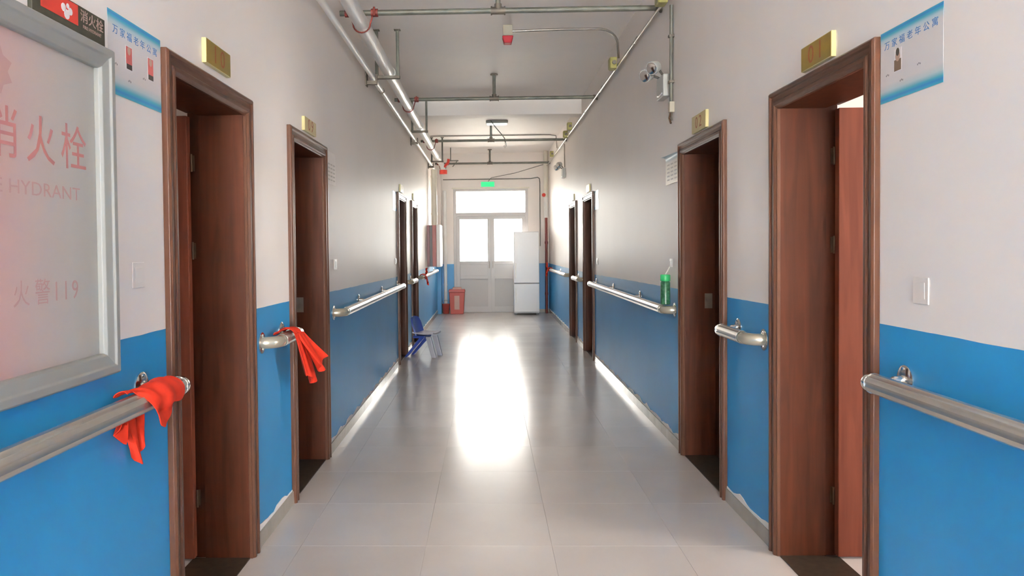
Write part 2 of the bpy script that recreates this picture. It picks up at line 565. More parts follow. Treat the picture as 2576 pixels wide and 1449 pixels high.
MB().box((-0.93, YB-0.108, 0.42), (0.065, YB-0.102, 3.08)).build('pane', 'glass', wf, smooth=0)
MB().box((0.135, YB-0.108, 0.42), (1.13, YB-0.102, 3.08)).build('pane', 'glass', wf, smooth=0)

mb = MB().box((XL-WT, YB-0.2, HC), (XR+WT, YE+WT, HC+0.15))
struct(mb.build('ceiling', 'ceiling', smooth=0), 'bare white plastered ceiling')
mb = MB().box((XL, 10.62, 3.28), (XR, 10.92, HC))
struct(mb.build('trim_2', 'ceiling', smooth=0, bevel=0.006), 'downstand beam across the ceiling')

# floor: slab and single tiles, 60 cm grid
fl = struct(MB().box((XL-WT, YB-0.2, -0.15), (XR+WT, YE+WT, -0.0025)).build('floor', 'grout', smooth=0), 'glossy pale tiled corridor floor')
xs = [XL]+[v for v in (-0.91, -0.31, 0.29, 0.89)]+[XR]
ys = [YB]
j = 4.17-0.6*12
while j < YE:
    if j > YB+0.05:
        ys.append(j)
    j += 0.6
ys.append(YE)
cache = {}
for i in range(len(xs)-1):
    for j in range(len(ys)-1):
        wx, wy = xs[i+1]-xs[i]-0.0012, ys[j+1]-ys[j]-0.0012
        key = (round(wx, 3), round(wy, 3))
        cx_, cy_ = (xs[i]+xs[i+1])/2, (ys[j]+ys[j+1])/2
        if key not in cache:
            e = 0.0007
            t = MB()
            q = [(-1, -1), (1, -1), (1, 1), (-1, 1)]
            vs = [(a*wx/2, b*wy/2, -0.0025) for a, b in q]+[(a*wx/2, b*wy/2, -e) for a, b in q]+[(a*(wx/2-e), b*(wy/2-e), 0) for a, b in q]
            fs = [(3, 2, 1, 0), (8, 9, 10, 11)]+[(a, (a+1) % 4, (a+1) % 4+4, a+4) for a in range(4)]+[(a+4, (a+1) % 4+4, (a+1) % 4+8, a+8) for a in range(4)]
            t.add(vs, fs)
            o = t.build('tile', 'tile', fl, smooth=0)
            cache[key] = o
        else:
            o = cache[key].copy()
            C.objects.link(o)
        o.location = (cx_, cy_, 0)

# skirting tiles along the solid stretches of wall
def skirting(s, name):
    root = thing(name, 'grey skirting tiles along the foot of the wall', 'skirting', (XL if s < 0 else XR, YB, 0), kind='structure')
    del root['category']
    y = YB
    spans = []
    for n, sd, a, b, t in sorted([d for d in DOORS if d[1] == s], key=lambda d: d[2]):
        spans.append((y, a)); y = b
    spans.append((y, YE-(0.32 if s < 0 else 0)))
    for a, b in spans:
        if b-a < 0.02:
            continue
        n = max(1, round((b-a)/0.6))
        for k in range(n):
            y0, y1 = a+(b-a)*k/n+0.001, a+(b-a)*(k+1)/n-0.001
            mb = MB()
            X = lambda o: W(s, o, 0, 0)[0]
            mb.hexa([(X(0), y0, 0), (X(0.013), y0, 0), (X(0.013), y1, 0), (X(0), y1, 0)],
                    [(X(0), y0, 0.07), (X(0.010), y0, 0.07), (X(0.010), y1, 0.07), (X(0), y1, 0.07)])
            mb.build('skirting_tile', 'skirt', root, smooth=0)
        # ragged line of white filler left between paint and tile
        m2 = MB()
        nn = max(6, int((b-a)/0.05))
        up, lo = [], []
        for q in range(nn+1):
            yy = a+(b-a)*q/nn
            h = 0.012+0.016*random.random()+0.010*math.sin(q*0.9)
            up.append((yy, 0.0705+max(0.004, h))); lo.append((yy, 0.0705))
        for q in range(nn):
            p = [lo[q], lo[q+1], up[q+1], up[q]]
            m2.hexa([W(s, 0, *v) for v in p], [W(s, 0.0035, *v) for v in p])
        m2.build('filler_bead', 'filler', root, smooth=0)


skirting(-1, 'baseboard_left')
skirting(1, 'baseboard_right')
bb = thing('baseboard_end', 'skirting tiles on the far end wall', 'skirting', (0, YE, 0), kind='structure')
del bb['category']
MB().box((XL+0.09, YE-0.012, 0), (DX0, YE, 0.07)).build('skirting_tile', 'skirt', bb, smooth=0)
MB().box((DX1, YE-0.012, 0), (XR, YE, 0.07)).build('skirting_tile', 'skirt', bb, smooth=0)

# side rooms behind the two open doors, each with its own window
def side_room(s, tagname, nwin):
    X0 = W(s, -WT, 0, 0)[0]
    X1 = -4.5 if s < 0 else 4.7
    sg = -1 if s < 0 else 1
    y0, y1, h = 0.6, 3.95, 3.0
    struct(MB().box((X0, y0, -0.12), (X1, y1, 0)).build('floor_room_'+tagname, 'room_floor', smooth=0))
    struct(MB().box((X0, y0, h), (X1, y1, h+0.1)).build('ceiling_room_'+tagname, 'white_wall', smooth=0))
    mb = MB().box((X0, y0-0.1, 0), (X1, y0, h)).box((X0, y1, 0), (X1, y1+0.1, h))
    a, b, z0, z1 = 0.95, 2.25, 0.8, 2.6
    E_ = X1+sg*0.2
    mb.box((X1, y0-0.1, 0), (E_, a, h)).box((X1, b, 0), (E_, y1+0.1, h)).box((X1, a, 0), (E_, b, z0)).box((X1, a, z1), (E_, b, h))
    struct(mb.build('wall_room_'+tagname, 'white_wall', smooth=0))
    wf = MB()
    xa, xb = X1+sg*0.07, X1+sg*0.13
    for q in (z0, z1-0.05):
        wf.box((xa, a, q), (xb, b, q+0.05))
    for q in (a, (a+b)/2-0.025, b-0.05):
        wf.box((xa, q, z0+0.05), (xb, q+0.05, z1-0.05))
    wo = struct(wf.build('window_%d' % nwin, 'alu', smooth=0), 'window of the side room')
    for ya, yb in ((a+0.05, (a+b)/2-0.025), ((a+b)/2+0.025, b-0.05)):
        MB().box((X1+sg*0.098, ya, z0+0.05), (X1+sg*0.103, yb, z1-0.05)).build('pane', 'room_glass' if s < 0 else 'bright_glass', wo, smooth=0)


side_room(-1, 'left', 2)
side_room(1, 'right', 3)
struct(MB().box((-14, YE+WT, -0.3), (14, YE+30, -0.05)).build('ground_outside', 'concrete', smooth=0))

# ------------------------------------------------------------------ side doors
DLAB = {1: 'brown wooden door standing open, first doorway on the left, under plate 10',
        2: 'dark brown doorway second on the left, under plate 09',
        3: 'dark doorway third on the left, behind the blue chair',
        4: 'narrow dark doorway fourth on the left wall, before the red cabinet',
        5: 'brown wooden door standing open, first doorway on the right, under plate 01',
        6: 'dark brown doorway second on the right, under plate 02',
        7: 'dark doorway third on the right, where the long handrail ends',
        8: 'narrow dark doorway fourth on the right'}


def door(n, s, a, b, num):
    is_open = n in (1, 5)
    root = thing('door_%d' % n, DLAB[n], 'door', W(s, 0, (a+b)/2, 0), kind='structure')
    # moulded casing swept round three sides with mitred corners
    prof = [(0, 0), (0, 0.020), (0.008, 0.027), (0.020, 0.027), (0.026, 0.018), (0.046, 0.018), (0.052, 0.025), (0.066, 0.025), (0.076, 0.014), (0.08, 0.014), (0.08, 0)]
    P_ = len(prof)
    runs = ([lambda q: (a+q, 0), lambda q: (a+q, ZT-q), 'casing'], [lambda q: (a+q, ZT-q), lambda q: (b-q, ZT-q), 'casing_head'], [lambda q: (b-q, ZT-q), lambda q: (b-q, 0), 'casing'])
    for f0, f1, mm in runs:
        vs = [W(s, d, *f0(q)) for q, d in prof]+[W(s, d, *f1(q)) for q, d in prof]
        fs = [(i, (i+1) % P_, (i+1) % P_+P_, i+P_) for i in range(P_)]+[tuple(range(P_)), tuple(range(2*P_-1, P_-1, -1))]
        MB().add(vs, fs).build('casing', mm, root, smooth=0, bevel=0.0015)
    ia, ib, it = a+FW, b-FW, ZT-FW
    # lining: two jambs and a head, rebated towards the room
    for (e, d) in ((ia, -1), (ib, 1)):
        mb = MB()
        wbox(mb, s, 0.0, -0.205, e, e+d*0.03, 0, it+0.03)
        wbox(mb, s, -0.205, -WT, e+d*0.014, e+d*0.03, 0, it+0.03)
        mb.build('jamb', 'wood', root, smooth=0)
    mb = MB()
    wbox(mb, s, 0, -0.205, ia, ib, it, it+0.03)
    wbox(mb, s, -0.205, -WT, ia, ib, it+0.012, it+0.03)
    mb.build('head', 'wood', root, smooth=0)
    wbox(MB(), s, 0, -WT, ia, ib, -0.004, 0.004).build('threshold', 'threshold', root, smooth=0)
    wid = ib-ia-0.006
    if is_open:
        y1 = ib+0.004
        lf = wbox(MB(), s, -WT+0.015, -WT+0.015-wid, y1-0.04, y1, 0.012, it-0.006).build('door_leaf', 'leaf', root, smooth=0, bevel=0.003)
        lf['label'] = 'reddish door leaf swung back into the lit room'
        for z in (0.28, 1.42, 1.82):
            mb = MB()
            mb.tube([W(s, -WT+0.022, ib-0.004, z-0.04), W(s, -WT+0.022, ib-0.004, z+0.04)], 0.005, 8)
            wbox(mb, s, -WT+0.016, -WT+0.030, ib+0.010, ib+0.0155, z-0.036, z+0.036)
            mb.build('hinge', 'brass', root)
        mb = MB()
        mb.tube([W(s, -WT-0.012-wid+0.07, y1-0.04, 1.0), W(s, -WT-0.012-wid+0.07, y1-0.085, 1.0), W(s, -WT-0.012-wid+0.19, y1-0.085, 1.0)], 0.009, 8)
        mb.build('door_handle', 'steel', lf)
    else:
        lf = wbox(MB(), s, -0.2052, -0.2452, ia-0.0135, ib+0.0135, 0.0045, it+0.0115).build('door_leaf', 'wood', root, smooth=0, bevel=0.003)
        mb = MB()
        mb.tube([W(s, -0.212, ia+0.10, 1.0), W(s, -0.165, ia+0.10, 1.0), W(s, -0.165, ia+0.22, 1.0)], 0.009, 8)
        mb.build('door_handle', 'steel', lf)
    if n in (2, 6):
        mb = MB()
        wbox(mb, s, -0.135, -0.185, ib-0.003, ib+0.001, 1.00, 1.10)
        mb.build('strike_plate', 'galv_dark', root, smooth=0)


for d in DOORS:
    door(*d)

# ------------------------------------------------------------------ glazed double door in the end wall
gd = thing('door_9', 'white framed glazed double door with a transom at the far end', 'door', ((DX0+DX1)/2, YE+0.1, 0), kind='structure')
ya, yb = YE+0.06, YE+0.14
mb = MB()
mb.box((DX0, ya, 0), (DX0+0.06, yb, DZ)).box((DX1-0.06, ya, 0), (DX1, yb, DZ)).box((DX0+0.06, ya, DZ-0.05), (DX1-0.06, yb, DZ)).box((DX0+0.06, ya, 2.12), (DX1-0.06, yb, 2.20)).box((DX0+0.06, ya, 0), (DX1-0.06, yb, 0.0098)).box((DX0+0.06, yb-0.012, 2.10), (DX1-0.06, yb, 2.12)).box((DX0+0.06, yb-0.012, 0.0098), (DX1-0.06, yb, 0.03))
mb.build('frame', 'alu', gd, smooth=0, bevel=0.004)
MB().box((DX0+0.06, YE+0.098, 2.20), (DX1-0.06, YE+0.104, DZ-0.05)).build('transom_pane', 'dimming_glass', gd, smooth=0)
mid = (DX0+DX1)/2
for k, (x0, x1) in enumerate(((DX0+0.06, mid-0.001), (mid+0.001, DX1-0.06))):
    mb = MB()
    p, q = YE+0.075, YE+0.125
    mb.box((x0, p, 0.01), (x0+0.075, q, 2.119)).box((x1-0.075, p, 0.01), (x1, q, 2.119))
    mb.box((x0+0.075, p, 2.055), (x1-0.075, q, 2.119)).box((x0+0.075, p, 1.06), (x1-0.075, q, 1.13)).box((x0+0.075, p, 0.74), (x1-0.075, q, 0.81)).box((x0+0.075, p, 0.01), (x1-0.075, q, 0.13))
    lf = mb.build('door_leaf', 'alu', gd, smooth=0, bevel=0.003)
    MB().box((x0+0.075, YE+0.097, 1.13), (x1-0.075, YE+0.103, 2.055)).build('pane', 'dimming_glass', lf, smooth=0)
    MB().box((x0+0.075, YE+0.09, 0.81), (x1-0.075, YE+0.11, 1.06)).build('middle_panel', 'alu', lf, smooth=0)
    MB().box((x0+0.075, YE+0.09, 0.13), (x1-0.075, YE+0.11, 0.74)).build('lower_panel', 'alu_panel', lf, smooth=0)
    if k == 0:
        MB().box((x1-0.02, q, 0.012), (x1+0.022, q+0.008, 2.118)).build('meeting_strip', 'alu', lf, smooth=0)
    hx = x1-0.037 if k == 0 else x0+0.037
    MB().tube([(hx, p, 0.98), (hx, p-0.045, 0.98), (hx, p-0.045, 1.12), (hx, p, 1.12)], 0.009, 8).build('door_handle', 'steel', lf)
MB().box((DX0-0.03, YE-0.012, DZ-0.004), (DX1+0.03, YE+0.06, DZ+0.028)).build('head_trim', 'cream_pipe', gd, smooth=0)

# ------------------------------------------------------------------ fire hydrant cabinet on the near left wall
CT = 0.045
fc = thing('fire_hydrant_cabinet', 'grey framed fire hydrant cabinet with faded red lettering on its panel', 'cabinet', W(-1, 0, 1.70, 1.05))
ca, cb, cz0, cz1 = 1.14, 2.158, 1.070, 1.996
mb = MB()
prof = [(0, 0), (0, CT-0.008), (0.006, CT), (0.024, CT), (0.029, CT-0.006), (0.056, CT-0.012), (0.062, CT-0.020), (0.062, 0)]
vs = []
for wv, d in prof:
    vs += [W(-1, d, ca+wv, cz0+wv), W(-1, d, cb-wv, cz0+wv), W(-1, d, cb-wv, cz1-wv), W(-1, d, ca+wv, cz1-wv)]
fs = []
for i in range(len(prof)):
    k = (i+1) % len(prof)
    for q in range(4):
        r_ = (q+1) % 4
        fs.append((i*4+q, i*4+r_, k*4+r_, k*4+q))
mb.add(vs, fs)
mb.build('frame', 'frame_grey', fc, smooth=0, bevel=0.0015)
pn = wbox(MB(), -1, 0.002, 0.012, ca+0.058, cb-0.058, cz0+0.058, cz1-0.058).build('panel', 'cab_glass', fc, smooth=0, loc=W(-1, 0, 1.70, 1.5))
R_, U_ = (0, 1, 0), (0, 0, 1)
text('character', '消火栓', 0.128, 'faded_red', fc, W(-1, 0.0126, 1.837, 1.687), R_, U_, sx=1.0, pitch=1.16)
text('lettering', 'FIRE HYDRANT', 0.048, 'faint_red', fc, W(-1, 0.0126, 1.79, 1.572), R_, U_, sx=1.35, pitch=0)
text('character', '火警', 0.068, 'faint_red', fc, W(-1, 0.0126, 1.788, 1.318), R_, U_, sx=1.0, pitch=1.25)
text('character', '119', 0.070, 'faint_red', fc, W(-1, 0.0126, 1.933, 1.318), R_, U_, sx=1.0, pitch=0.62)
mb = MB()
mb.prism([(1.66+0.075*math.cos(t*PI/8)*(1 if t % 2 else 0.72), 1.835+0.06*math.sin(t*PI/8)*(1 if t % 2 else 0.8)) for t in range(16)], 'x', XL+0.012, XL+0.0126)
mb.build('faded_print', 'faint_red', fc, smooth=0)
mb = MB()
mb.box(W(-1, 0.004, cb+0.001, 1.555), W(-1, 0.034, cb+0.016, 1.60)).box(W(-1, 0.004, cb+0.001, 1.545), W(-1, 0.030, cb+0.012, 1.553)).box(W(-1, 0.004, cb+0.001, 1.60), W(-1, 0.030, cb+0.012, 1.610))
mb.build('hinge', 'white_plastic', fc, smooth=0)

# dark and red hydrant plate above the cabinet
hp = thing('fire_sign', 'small dark and red sign plate resting above the grey hydrant cabinet', 'sign', W(-1, 0, 2.0, 1.998))
hz0, hz1, h0, h1 = 2.020, 2.085, 1.815, 2.163
wbox(MB(), -1, 0.0, 0.012, h0, h1, cz1+0.0015, hz1).build('plate', 'dark_green', hp, smooth=0, bevel=0.001)
wbox(MB(), -1, 0.012, 0.0128, h0+0.035, h0+0.205, hz0+0.008, hz1-0.003).build('red_panel', 'signal_red', hp, smooth=0)
mb = MB()                        # white pictogram of hose and flame
for (dy, dz, r_) in ((0.135, 0.036, 0.011), (0.150, 0.022, 0.013), (0.167, 0.034, 0.010), (0.155, 0.045, 0.007)):
    mb.prism([(h0+dy+r_*math.cos(a*PI/5), hz0+dz+r_*math.sin(a*PI/5)) for a in range(10)], 'x', XL+0.0128, XL+0.0134)
mb.build('pictogram', 'white_print', hp, smooth=0)
text('character', '消火栓', 0.036, 'pale_pink', hp, W(-1, 0.0125, h0+0.278, hz0+0.039), R_, U_, sx=1.15)
text('lettering', 'FIRE HYDRANT', 0.013, 'pale_pink', hp, W(-1, 0.0125, h0+0.278, hz0+0.013), R_, U_, sx=1.1, pitch=0)


# ------------------------------------------------------------------ posters, notices and number plates
def poster(s, y0, y1, z0, z1, label, photos, title, group=None):
    """y0 is the edge the reader sees on the left"""
    sg = 1 if y1 > y0 else -1
    wd = abs(y1-y0)
    r = thing('poster', label, 'poster', W(s, 0, (y0+y1)/2, z0), group)
    wbox(MB(), s, 0.0012, 0.0020, y0, y1, z0, z1).build('sheet', 'poster', r, smooth=0)
    Y = lambda u: y0+sg*u*wd
    hh = z1-z0
    Z = lambda v: z0+v*hh
    if title:
        text('character', title, 0.029, 'poster_blue', r, W(s, 0.0022, Y(0.50), Z(0.785)), rdir(s), U_, sx=1.2, pitch=1.28)
    for (u0, u1, v0, v1, kind) in photos:
        o0, o1 = 0.0020, 0.0024
        if kind == 'red':
            ph = wbox(MB(), s, o0, o1, Y(u0), Y(u1), Z(v0), Z(v1)).build('photo', 'white_print', r, smooth=0)
            mb = MB()
            wbox(mb, s, o1, o1+0.0003, Y(u0+0.006), Y(u1-0.006), Z(v0+(v1-v0)*0.24), Z(v1-0.01), 0)
            wbox(mb, s, o1, o1+0.0003, Y(u0+0.012), Y(u1-0.006), Z(v0+0.005), Z(v0+(v1-v0)*0.24), 1)
            um, vm = (u0+u1)/2, v0+(v1-v0)*0.80
            mb.prism([(Y(um)+0.010*math.cos(q*PI/5), Z(vm)+0.013*math.sin(q*PI/5)) for q in range(10)], 'x', W(s, o1+0.0003, 0, 0)[0], W(s, o1+0.0006, 0, 0)[0], 2)
            mb.build('figure_print', ['photo_red', 'photo_dark', 'photo_skin'], ph, smooth=0)
        else:
            ph = wbox(MB(), s, o0, o1, Y(u0), Y(u1), Z(v0), Z(v1)).build('photo', 'white_print', r, smooth=0)
            um = (u0+u1)/2
            mb = MB()
            wbox(mb, s, o1, o1+0.0003, Y(u0+0.005), Y(u1-0.01), Z(v0+0.01), Z(v0+(v1-v0)*0.52), 0)
            for dz, rr, k, e in ((0.66, 0.017, 1, 0.0003), (0.84, 0.013, 2, 0.0006)):
                mb.prism([(Y(um)+rr*0.8*math.cos(q*PI/5), Z(v0+(v1-v0)*dz)+rr*math.sin(q*PI/5)) for q in range(10)], 'x', W(s, o1+e, 0, 0)[0], W(s, o1+e+0.0003, 0, 0)[0], k)
            mb.build('figure_print', ['photo_brown', 'photo_skin', 'photo_dark'], ph, smooth=0)
    mb = MB()
    for u, v in ((0.10, 0.36), (0.34, 0.22), (0.62, 0.34)):
        for q in range(3):
            wbox(mb, s, 0.0020, 0.0023, Y(u+q*0.02), Y(u+q*0.02+0.013), Z(v+0.01*(q % 2)), Z(v+0.022+0.01*(q % 2)))
    mb.build('caption_mark', 'ink_grey', r, smooth=0)['kind'] = 'stuff'
    return r


T7 = '万家福老年公寓'
poster(-1, 2.200, 2.556, 1.890, 2.135, 'white and blue poster with two red photos between the cabinet and the left door', [(0.30, 0.42, 0.375, 0.672, 'red'), (0.72, 0.84, 0.375, 0.675, 'red')], T7)
poster(1, 2.576, 2.228, 1.887, 2.120, 'white and blue poster with one photo right of the open right door', [(0.24, 0.37, 0.375, 0.69, 'one')], T7)
poster(-1, 8.80, 9.16, 1.875, 2.105, 'bright poster before the third left doorway', [], '')
poster(1, 9.40, 9.06, 1.875, 2.105, 'bright poster before the third right doorway', [], '')
poster(1, 12.55, 12.20, 1.875, 2.105, 'bright small poster past the fourth right doorway', [], '')
# paper notices beside the second doorways; the right one curls off the wall at its blue top edge
def notice(sd, y0, y1, z0, z1, curl, mm, label):
    r = thing('notice_sheet', label, 'notice', W(sd, 0, (y0+y1)/2, z0))

    def sheet(u, v):
        t = max(0.0, (v-0.8)/0.2)
        return W(sd, 0.005+curl*t*t*(0.25+0.75*u), y0+(y1-y0)*u, z0+(z1-z0)*v-0.6*curl*t*t)
    MB().grid(sheet, 6, 16, 0.0012).build('sheet', mm, r)
    mb = MB()
    for a in range(5):
        for c_ in range(3):
            ya_ = y0+(y1-y0)*(0.1+0.29*c_)
            wbox(mb, sd, 0.0062, 0.0066, ya_, ya_+(y1-y0)*0.2, z0+0.027+a*0.027, z0+0.037+a*0.027)
    mb.build('caption_mark', 'faint_ink', r, smooth=0)['kind'] = 'stuff'


notice(1, 5.255, 5.620, 1.868, 2.093, 0.035, 'paper', 'cream paper notice with a curled blue top beside the second right doorway')
notice(-1, 5.190, 5.480, 1.878, 2.105, 0.0, 'plain_paper', 'pale paper notice flat on the wall beside the second left doorway')

NUM = [(-1, 2.935, 3.213, 2.155, 2.252, '10', 'yellow', 'yellow number plate reading 10 over the first left door'),
       (-1, 4.515, 4.815, 2.138, 2.222, '09', 'pale_yellow', 'pale yellow number plate reading 09 over the second left doorway'),
       (-1, 9.46, 9.76, 2.138, 2.232, '08', 'pale_yellow', 'number plate reading 08 over the third left doorway'),
       (-1, 11.1, 11.4, 2.138, 2.232, '07', 'pale_yellow', 'number plate reading 07 over the fourth left doorway'),
       (1, 2.904, 3.180, 2.132, 2.230, '01', 'yellow', 'yellow number plate reading 01 over the first right door'),
       (1, 4.555, 4.860, 2.130, 2.235, '02', 'pale_yellow', 'pale yellow number plate reading 02 over the second right doorway'),
       (1, 9.75, 10.05, 2.138, 2.232, '03', 'pale_yellow', 'number plate reading 03 over the third right doorway'),
       (1, 11.55, 11.85, 2.138, 2.232, '04', 'pale_yellow', 'number plate reading 04 over the fourth right doorway')]
for s, a, b, z0, z1, t, mm, lab in NUM:
    r = thing('number_plate', lab, 'sign', W(s, 0, (a+b)/2, z0), 'door number plates')
    wbox(MB(), s, 0.0, 0.018, a, b, z0, z1).build('plate', 'yellow_edge', r, smooth=0, bevel=0.0015)
    wbox(MB(), s, 0.018, 0.019, a+0.003, b-0.003, z0+0.003, z1-0.003).build('face', mm, r, smooth=0)
    text('digit', t, 0.100, 'digit', r, W(s, 0.0196, (a+b)/2, (z0+z1)/2), rdir(s), U_, sx=1.15, pitch=0.72)


# ------------------------------------------------------------------ handrails
PROF = []
for j in range(24):
    a = 2*PI*j/24
    PROF.append(1.0-0.07*max(0, math.cos(6*a))**6)
RO, RZ, RR = 0.072, 0.968, 0.033


def flange(mb, s, y, z, k=0, dz=0.0):
    mb.tube([W(s, 0.0, y, z), W(s, 0.004, y, z), W(s, 0.009, y, z)], [0.046, 0.046, 0.036], 18, k)
    for q in (1, -1):
        mb.tube([W(s, 0.006, y, z+q*0.034), W(s, 0.013, y, z+q*0.034)], 0.0055, 8, k)


def handrail(s, y0, y1, label, near_elbow=True, far_cap=True, mids=(), z=RZ):
    r = thing('handrail', label, 'handrail', W(s, 0, (y0+y1)/2, z-0.05), 'corridor wall handrails')
    n0 = y0+(0.15 if near_elbow else 0)
    MB().tube([W(s, RO, n0, z), W(s, RO, y1-0.03, z)], RR, 24, prof=PROF).build('rail', 'rail', r, smooth=25)
    if far_cap:
        pth, rad = [], []
        for q in range(6):
            t = q/5*PI/2
            pth.append(W(s, RO, y1-0.030+0.026*math.sin(t), z)); rad.append(max(0.004, (RR+0.001)*math.cos(t)))
        MB().tube([W(s, RO, y1-0.045, z)]+pth, [RR+0.001]+rad, 20).build('end_cap', 'chrome', r, smooth=50)
    bs = list(mids)
    if far_cap:
        bs.append(y1-(0.10 if y1 != 2.53 else 0.16))
    for yb_ in bs:
        mb = MB()
        flange(mb, s, yb_, z+0.022)
        mb.tube([W(s, 0.006, yb_, z+0.022), W(s, 0.035, yb_, z+0.020), W(s, RO-0.02, yb_, z+0.008)], 0.014, 12)
        mb.build('bracket', 'chrome', r)
    if near_elbow:
        MB().tube([W(s, RO, n0-0.022, z), W(s, RO, n0+0.002, z)], RR*0.93, 18).build('collar', 'galv', r)
        pth = [W(s, RO, n0-0.02, z)]
        Rb = 0.062
        for q in range(9):
            t = q/8*PI/2
            pth.append(W(s, RO-Rb*(1-math.cos(t)), n0-0.045-Rb*math.sin(t), z))
        pth.append(W(s, 0.005, n0-0.045-Rb, z))
        MB().tube(pth, RR*0.90, 18).build('elbow', 'elbow', r, smooth=60)
        mb = MB()
        flange(mb, s, n0-0.045-Rb, z)
        mb.tube([W(s, 0.0, n0-0.107, z), W(s, 0.006, n0-0.107, z)], 0.052, 18)
        mb.build('wall_flange', 'chrome', r)
    return r


handrail(-1, 0.2, 2.53, 'grey handrail below the hydrant cabinet with a red cloth at its end', False, True, (1.1,))
handrail(-1, 3.60, 4.10, 'short handrail between the two nearest left doors, red cloth over it', True, True)
handrail(-1, 5.31, 9.20, 'long handrail on the left wall past the second doorway', True, True, (6.4, 7.8))
handrail(-1, 10.12, 10.80, 'short handrail between the third and fourth left doorways', True, True)
handrail(-1, 11.70, 15.3, 'far left handrail running under the red wall cabinet', True, True, (13.2,))
handrail(1, 0.2, 2.52, 'grey handrail on the near right wall beside the open door', False, True, (1.1,))
handrail(1, 3.60, 4.12, 'short handrail between the two nearest right doors', True, True)
handrail(1, 5.33, 9.36, 'long handrail on the right wall beneath the green bottle', True, True, (6.6, 8.0))
handrail(1, 10.45, 11.20, 'short handrail between the third and fourth right doorways', True, True)
handrail(1, 12.20, 15.62, 'far right handrail leading to the fridge corner', True, True, (13.8,))


# ------------------------------------------------------------------ red cloths tied on the rails
def wrap_sheet(s, y0, y1, a0, a1, hang, seed, z=RZ):
    """cloth over the rail from y0 to y1: wraps from angle a0(u) (0 = wall side, pi/2 = top) to a1(u), then hangs by hang(u)"""
    rnd = random.Random(seed)
    ph = [rnd.random()*6 for _ in range(4)]
    R0 = RR+0.013

    def fn(u, v):
        A0, A1, Hg = a0(u), a1(u), max(0.0, hang(u))
        L1 = R0*(A1-A0)
        d = v*(L1+Hg)
        ang = A0+min(d, L1)/R0
        dn = max(0.0, d-L1)
        rr = R0+0.004*math.sin(9*u+ph[0]+2*v)+0.003*math.sin(23*u+ph[1]-4*v)
        off = RO-rr*math.cos(ang)
        return W(s, max(0.012, off)+0.25*dn+0.05*dn*math.sin(14*u+ph[2]), y0+(y1-y0)*u+0.006*math.sin(7*v+ph[3])-0.1*dn, z+rr*math.sin(ang)-dn)
    return fn


def sm(a, b, t):
    t = min(1.0, max(0.0, (t-a)/(b-a)))
    return t*t*(3-2*t)


def cloth_tail(p0, p1, w0, w1, s, seed, n=10):
    """a gathered tail of cloth falling from p0 to p1 (both on the room side), widening from w0 to w1"""
    rnd = random.Random(seed)
    a, b = rnd.random()*6, rnd.random()*6
    P0, P1 = Vector(p0), Vector(p1)
    ins = Vector((1 if s < 0 else -1, 0, 0))

    def fn(u, v):
        p = P0.lerp(P1, v)
        wd = w0+(w1-w0)*v
        dv = (u-0.5)
        fold = math.sin(u*13+a+v*1.5)*0.010*(0.4+v)+math.sin(u*27+b)*0.004
        tip = -0.035*v*math.sin(u*5+b)
        return p+Vector((0, dv*wd, 0))+ins*fold+Vector((0, 0, tip*1.0))
    return fn


rc = thing('red_cloth', 'red cloth tied round the end of the near left handrail', 'cloth', W(-1, RO, 2.40, 0.9), 'red cloths on the handrails')
MB().grid(wrap_sheet(-1, 2.13, 2.43, lambda u: (0.22+0.14*u)*PI, lambda u: (0.52+0.70*sm(0.14, 0.38, u))*PI, lambda u: 0.052*max(0, 1-abs(u-0.46)/0.36), 3), 40, 26, 0.003).build('wrap', 'red_cloth', rc, smooth=60)
MB().grid(cloth_tail(W(-1, 0.021, 2.235, 0.975), W(-1, 0.030, 2.285, 0.800), 0.17, 0.035, -1, 8), 18, 16, 0.003).build('back_tail', 'red_cloth', rc, smooth=60)
MB().grid(cloth_tail(W(-1, 0.021, 2.20, 0.945), W(-1, 0.028, 2.165, 0.888), 0.10, 0.045, -1, 12), 10, 10, 0.003).build('back_tail', 'red_cloth', rc, smooth=60)

rc = thing('red_cloth', 'red cloth hanging in a long tail from the short left handrail', 'cloth', W(-1, RO, 3.9, 0.75), 'red cloths on the handrails')
MB().grid(wrap_sheet(-1, 3.73, 3.96, lambda u: 0.2*PI, lambda u: (0.46+0.50*sm(0.2, 0.6, u))*PI, lambda u: 0.0, 11), 30, 16, 0.003).build('wrap', 'red_cloth', rc, smooth=60)
MB().grid(cloth_tail(W(-1, RO+0.050, 3.875, 0.990), W(-1, RO+0.085, 3.985, 0.735), 0.14, 0.22, -1, 21), 22, 20, 0.003).build('front_tail', 'red_cloth', rc, smooth=60)
MB().grid(cloth_tail(W(-1, RO+0.048, 3.93, 0.985), W(-1, RO+0.135, 4.03, 0.800), 0.12, 0.20, -1, 23), 18, 16, 0.003).build('front_tail', 'red_cloth', rc, smooth=60)

for s, yy, lab in ((-1, 11.95, 'small red cloth knotted on the far left handrail'), (1, 15.34, 'small red cloth knotted on the far right handrail by the fridge')):
    rc = thing('red_cloth', lab, 'cloth', W(s, RO, yy, 0.9), 'red cloths on the handrails')
    MB().grid(wrap_sheet(s, yy-0.12, yy+0.12, lambda u: 0.15*PI, lambda u: 1.25*PI, lambda u: 0.0, 31), 14, 18, 0.003).build('wrap', 'red_cloth', rc, smooth=60)
    MB().grid(cloth_tail(W(s, RO+0.050, yy-0.04, 1.005), W(s, RO+0.07, yy-0.06, 1.085), 0.07, 0.15, s, 33), 10, 8, 0.003).build('loose_corner', 'red_cloth', rc, smooth=60)
    MB().grid(cloth_tail(W(s, RO+0.052, yy, 0.97), W(s, RO+0.080, yy-0.02, 0.87), 0.10, 0.14, s, 35), 10, 10, 0.003).build('front_tail', 'red_cloth', rc, smooth=60)

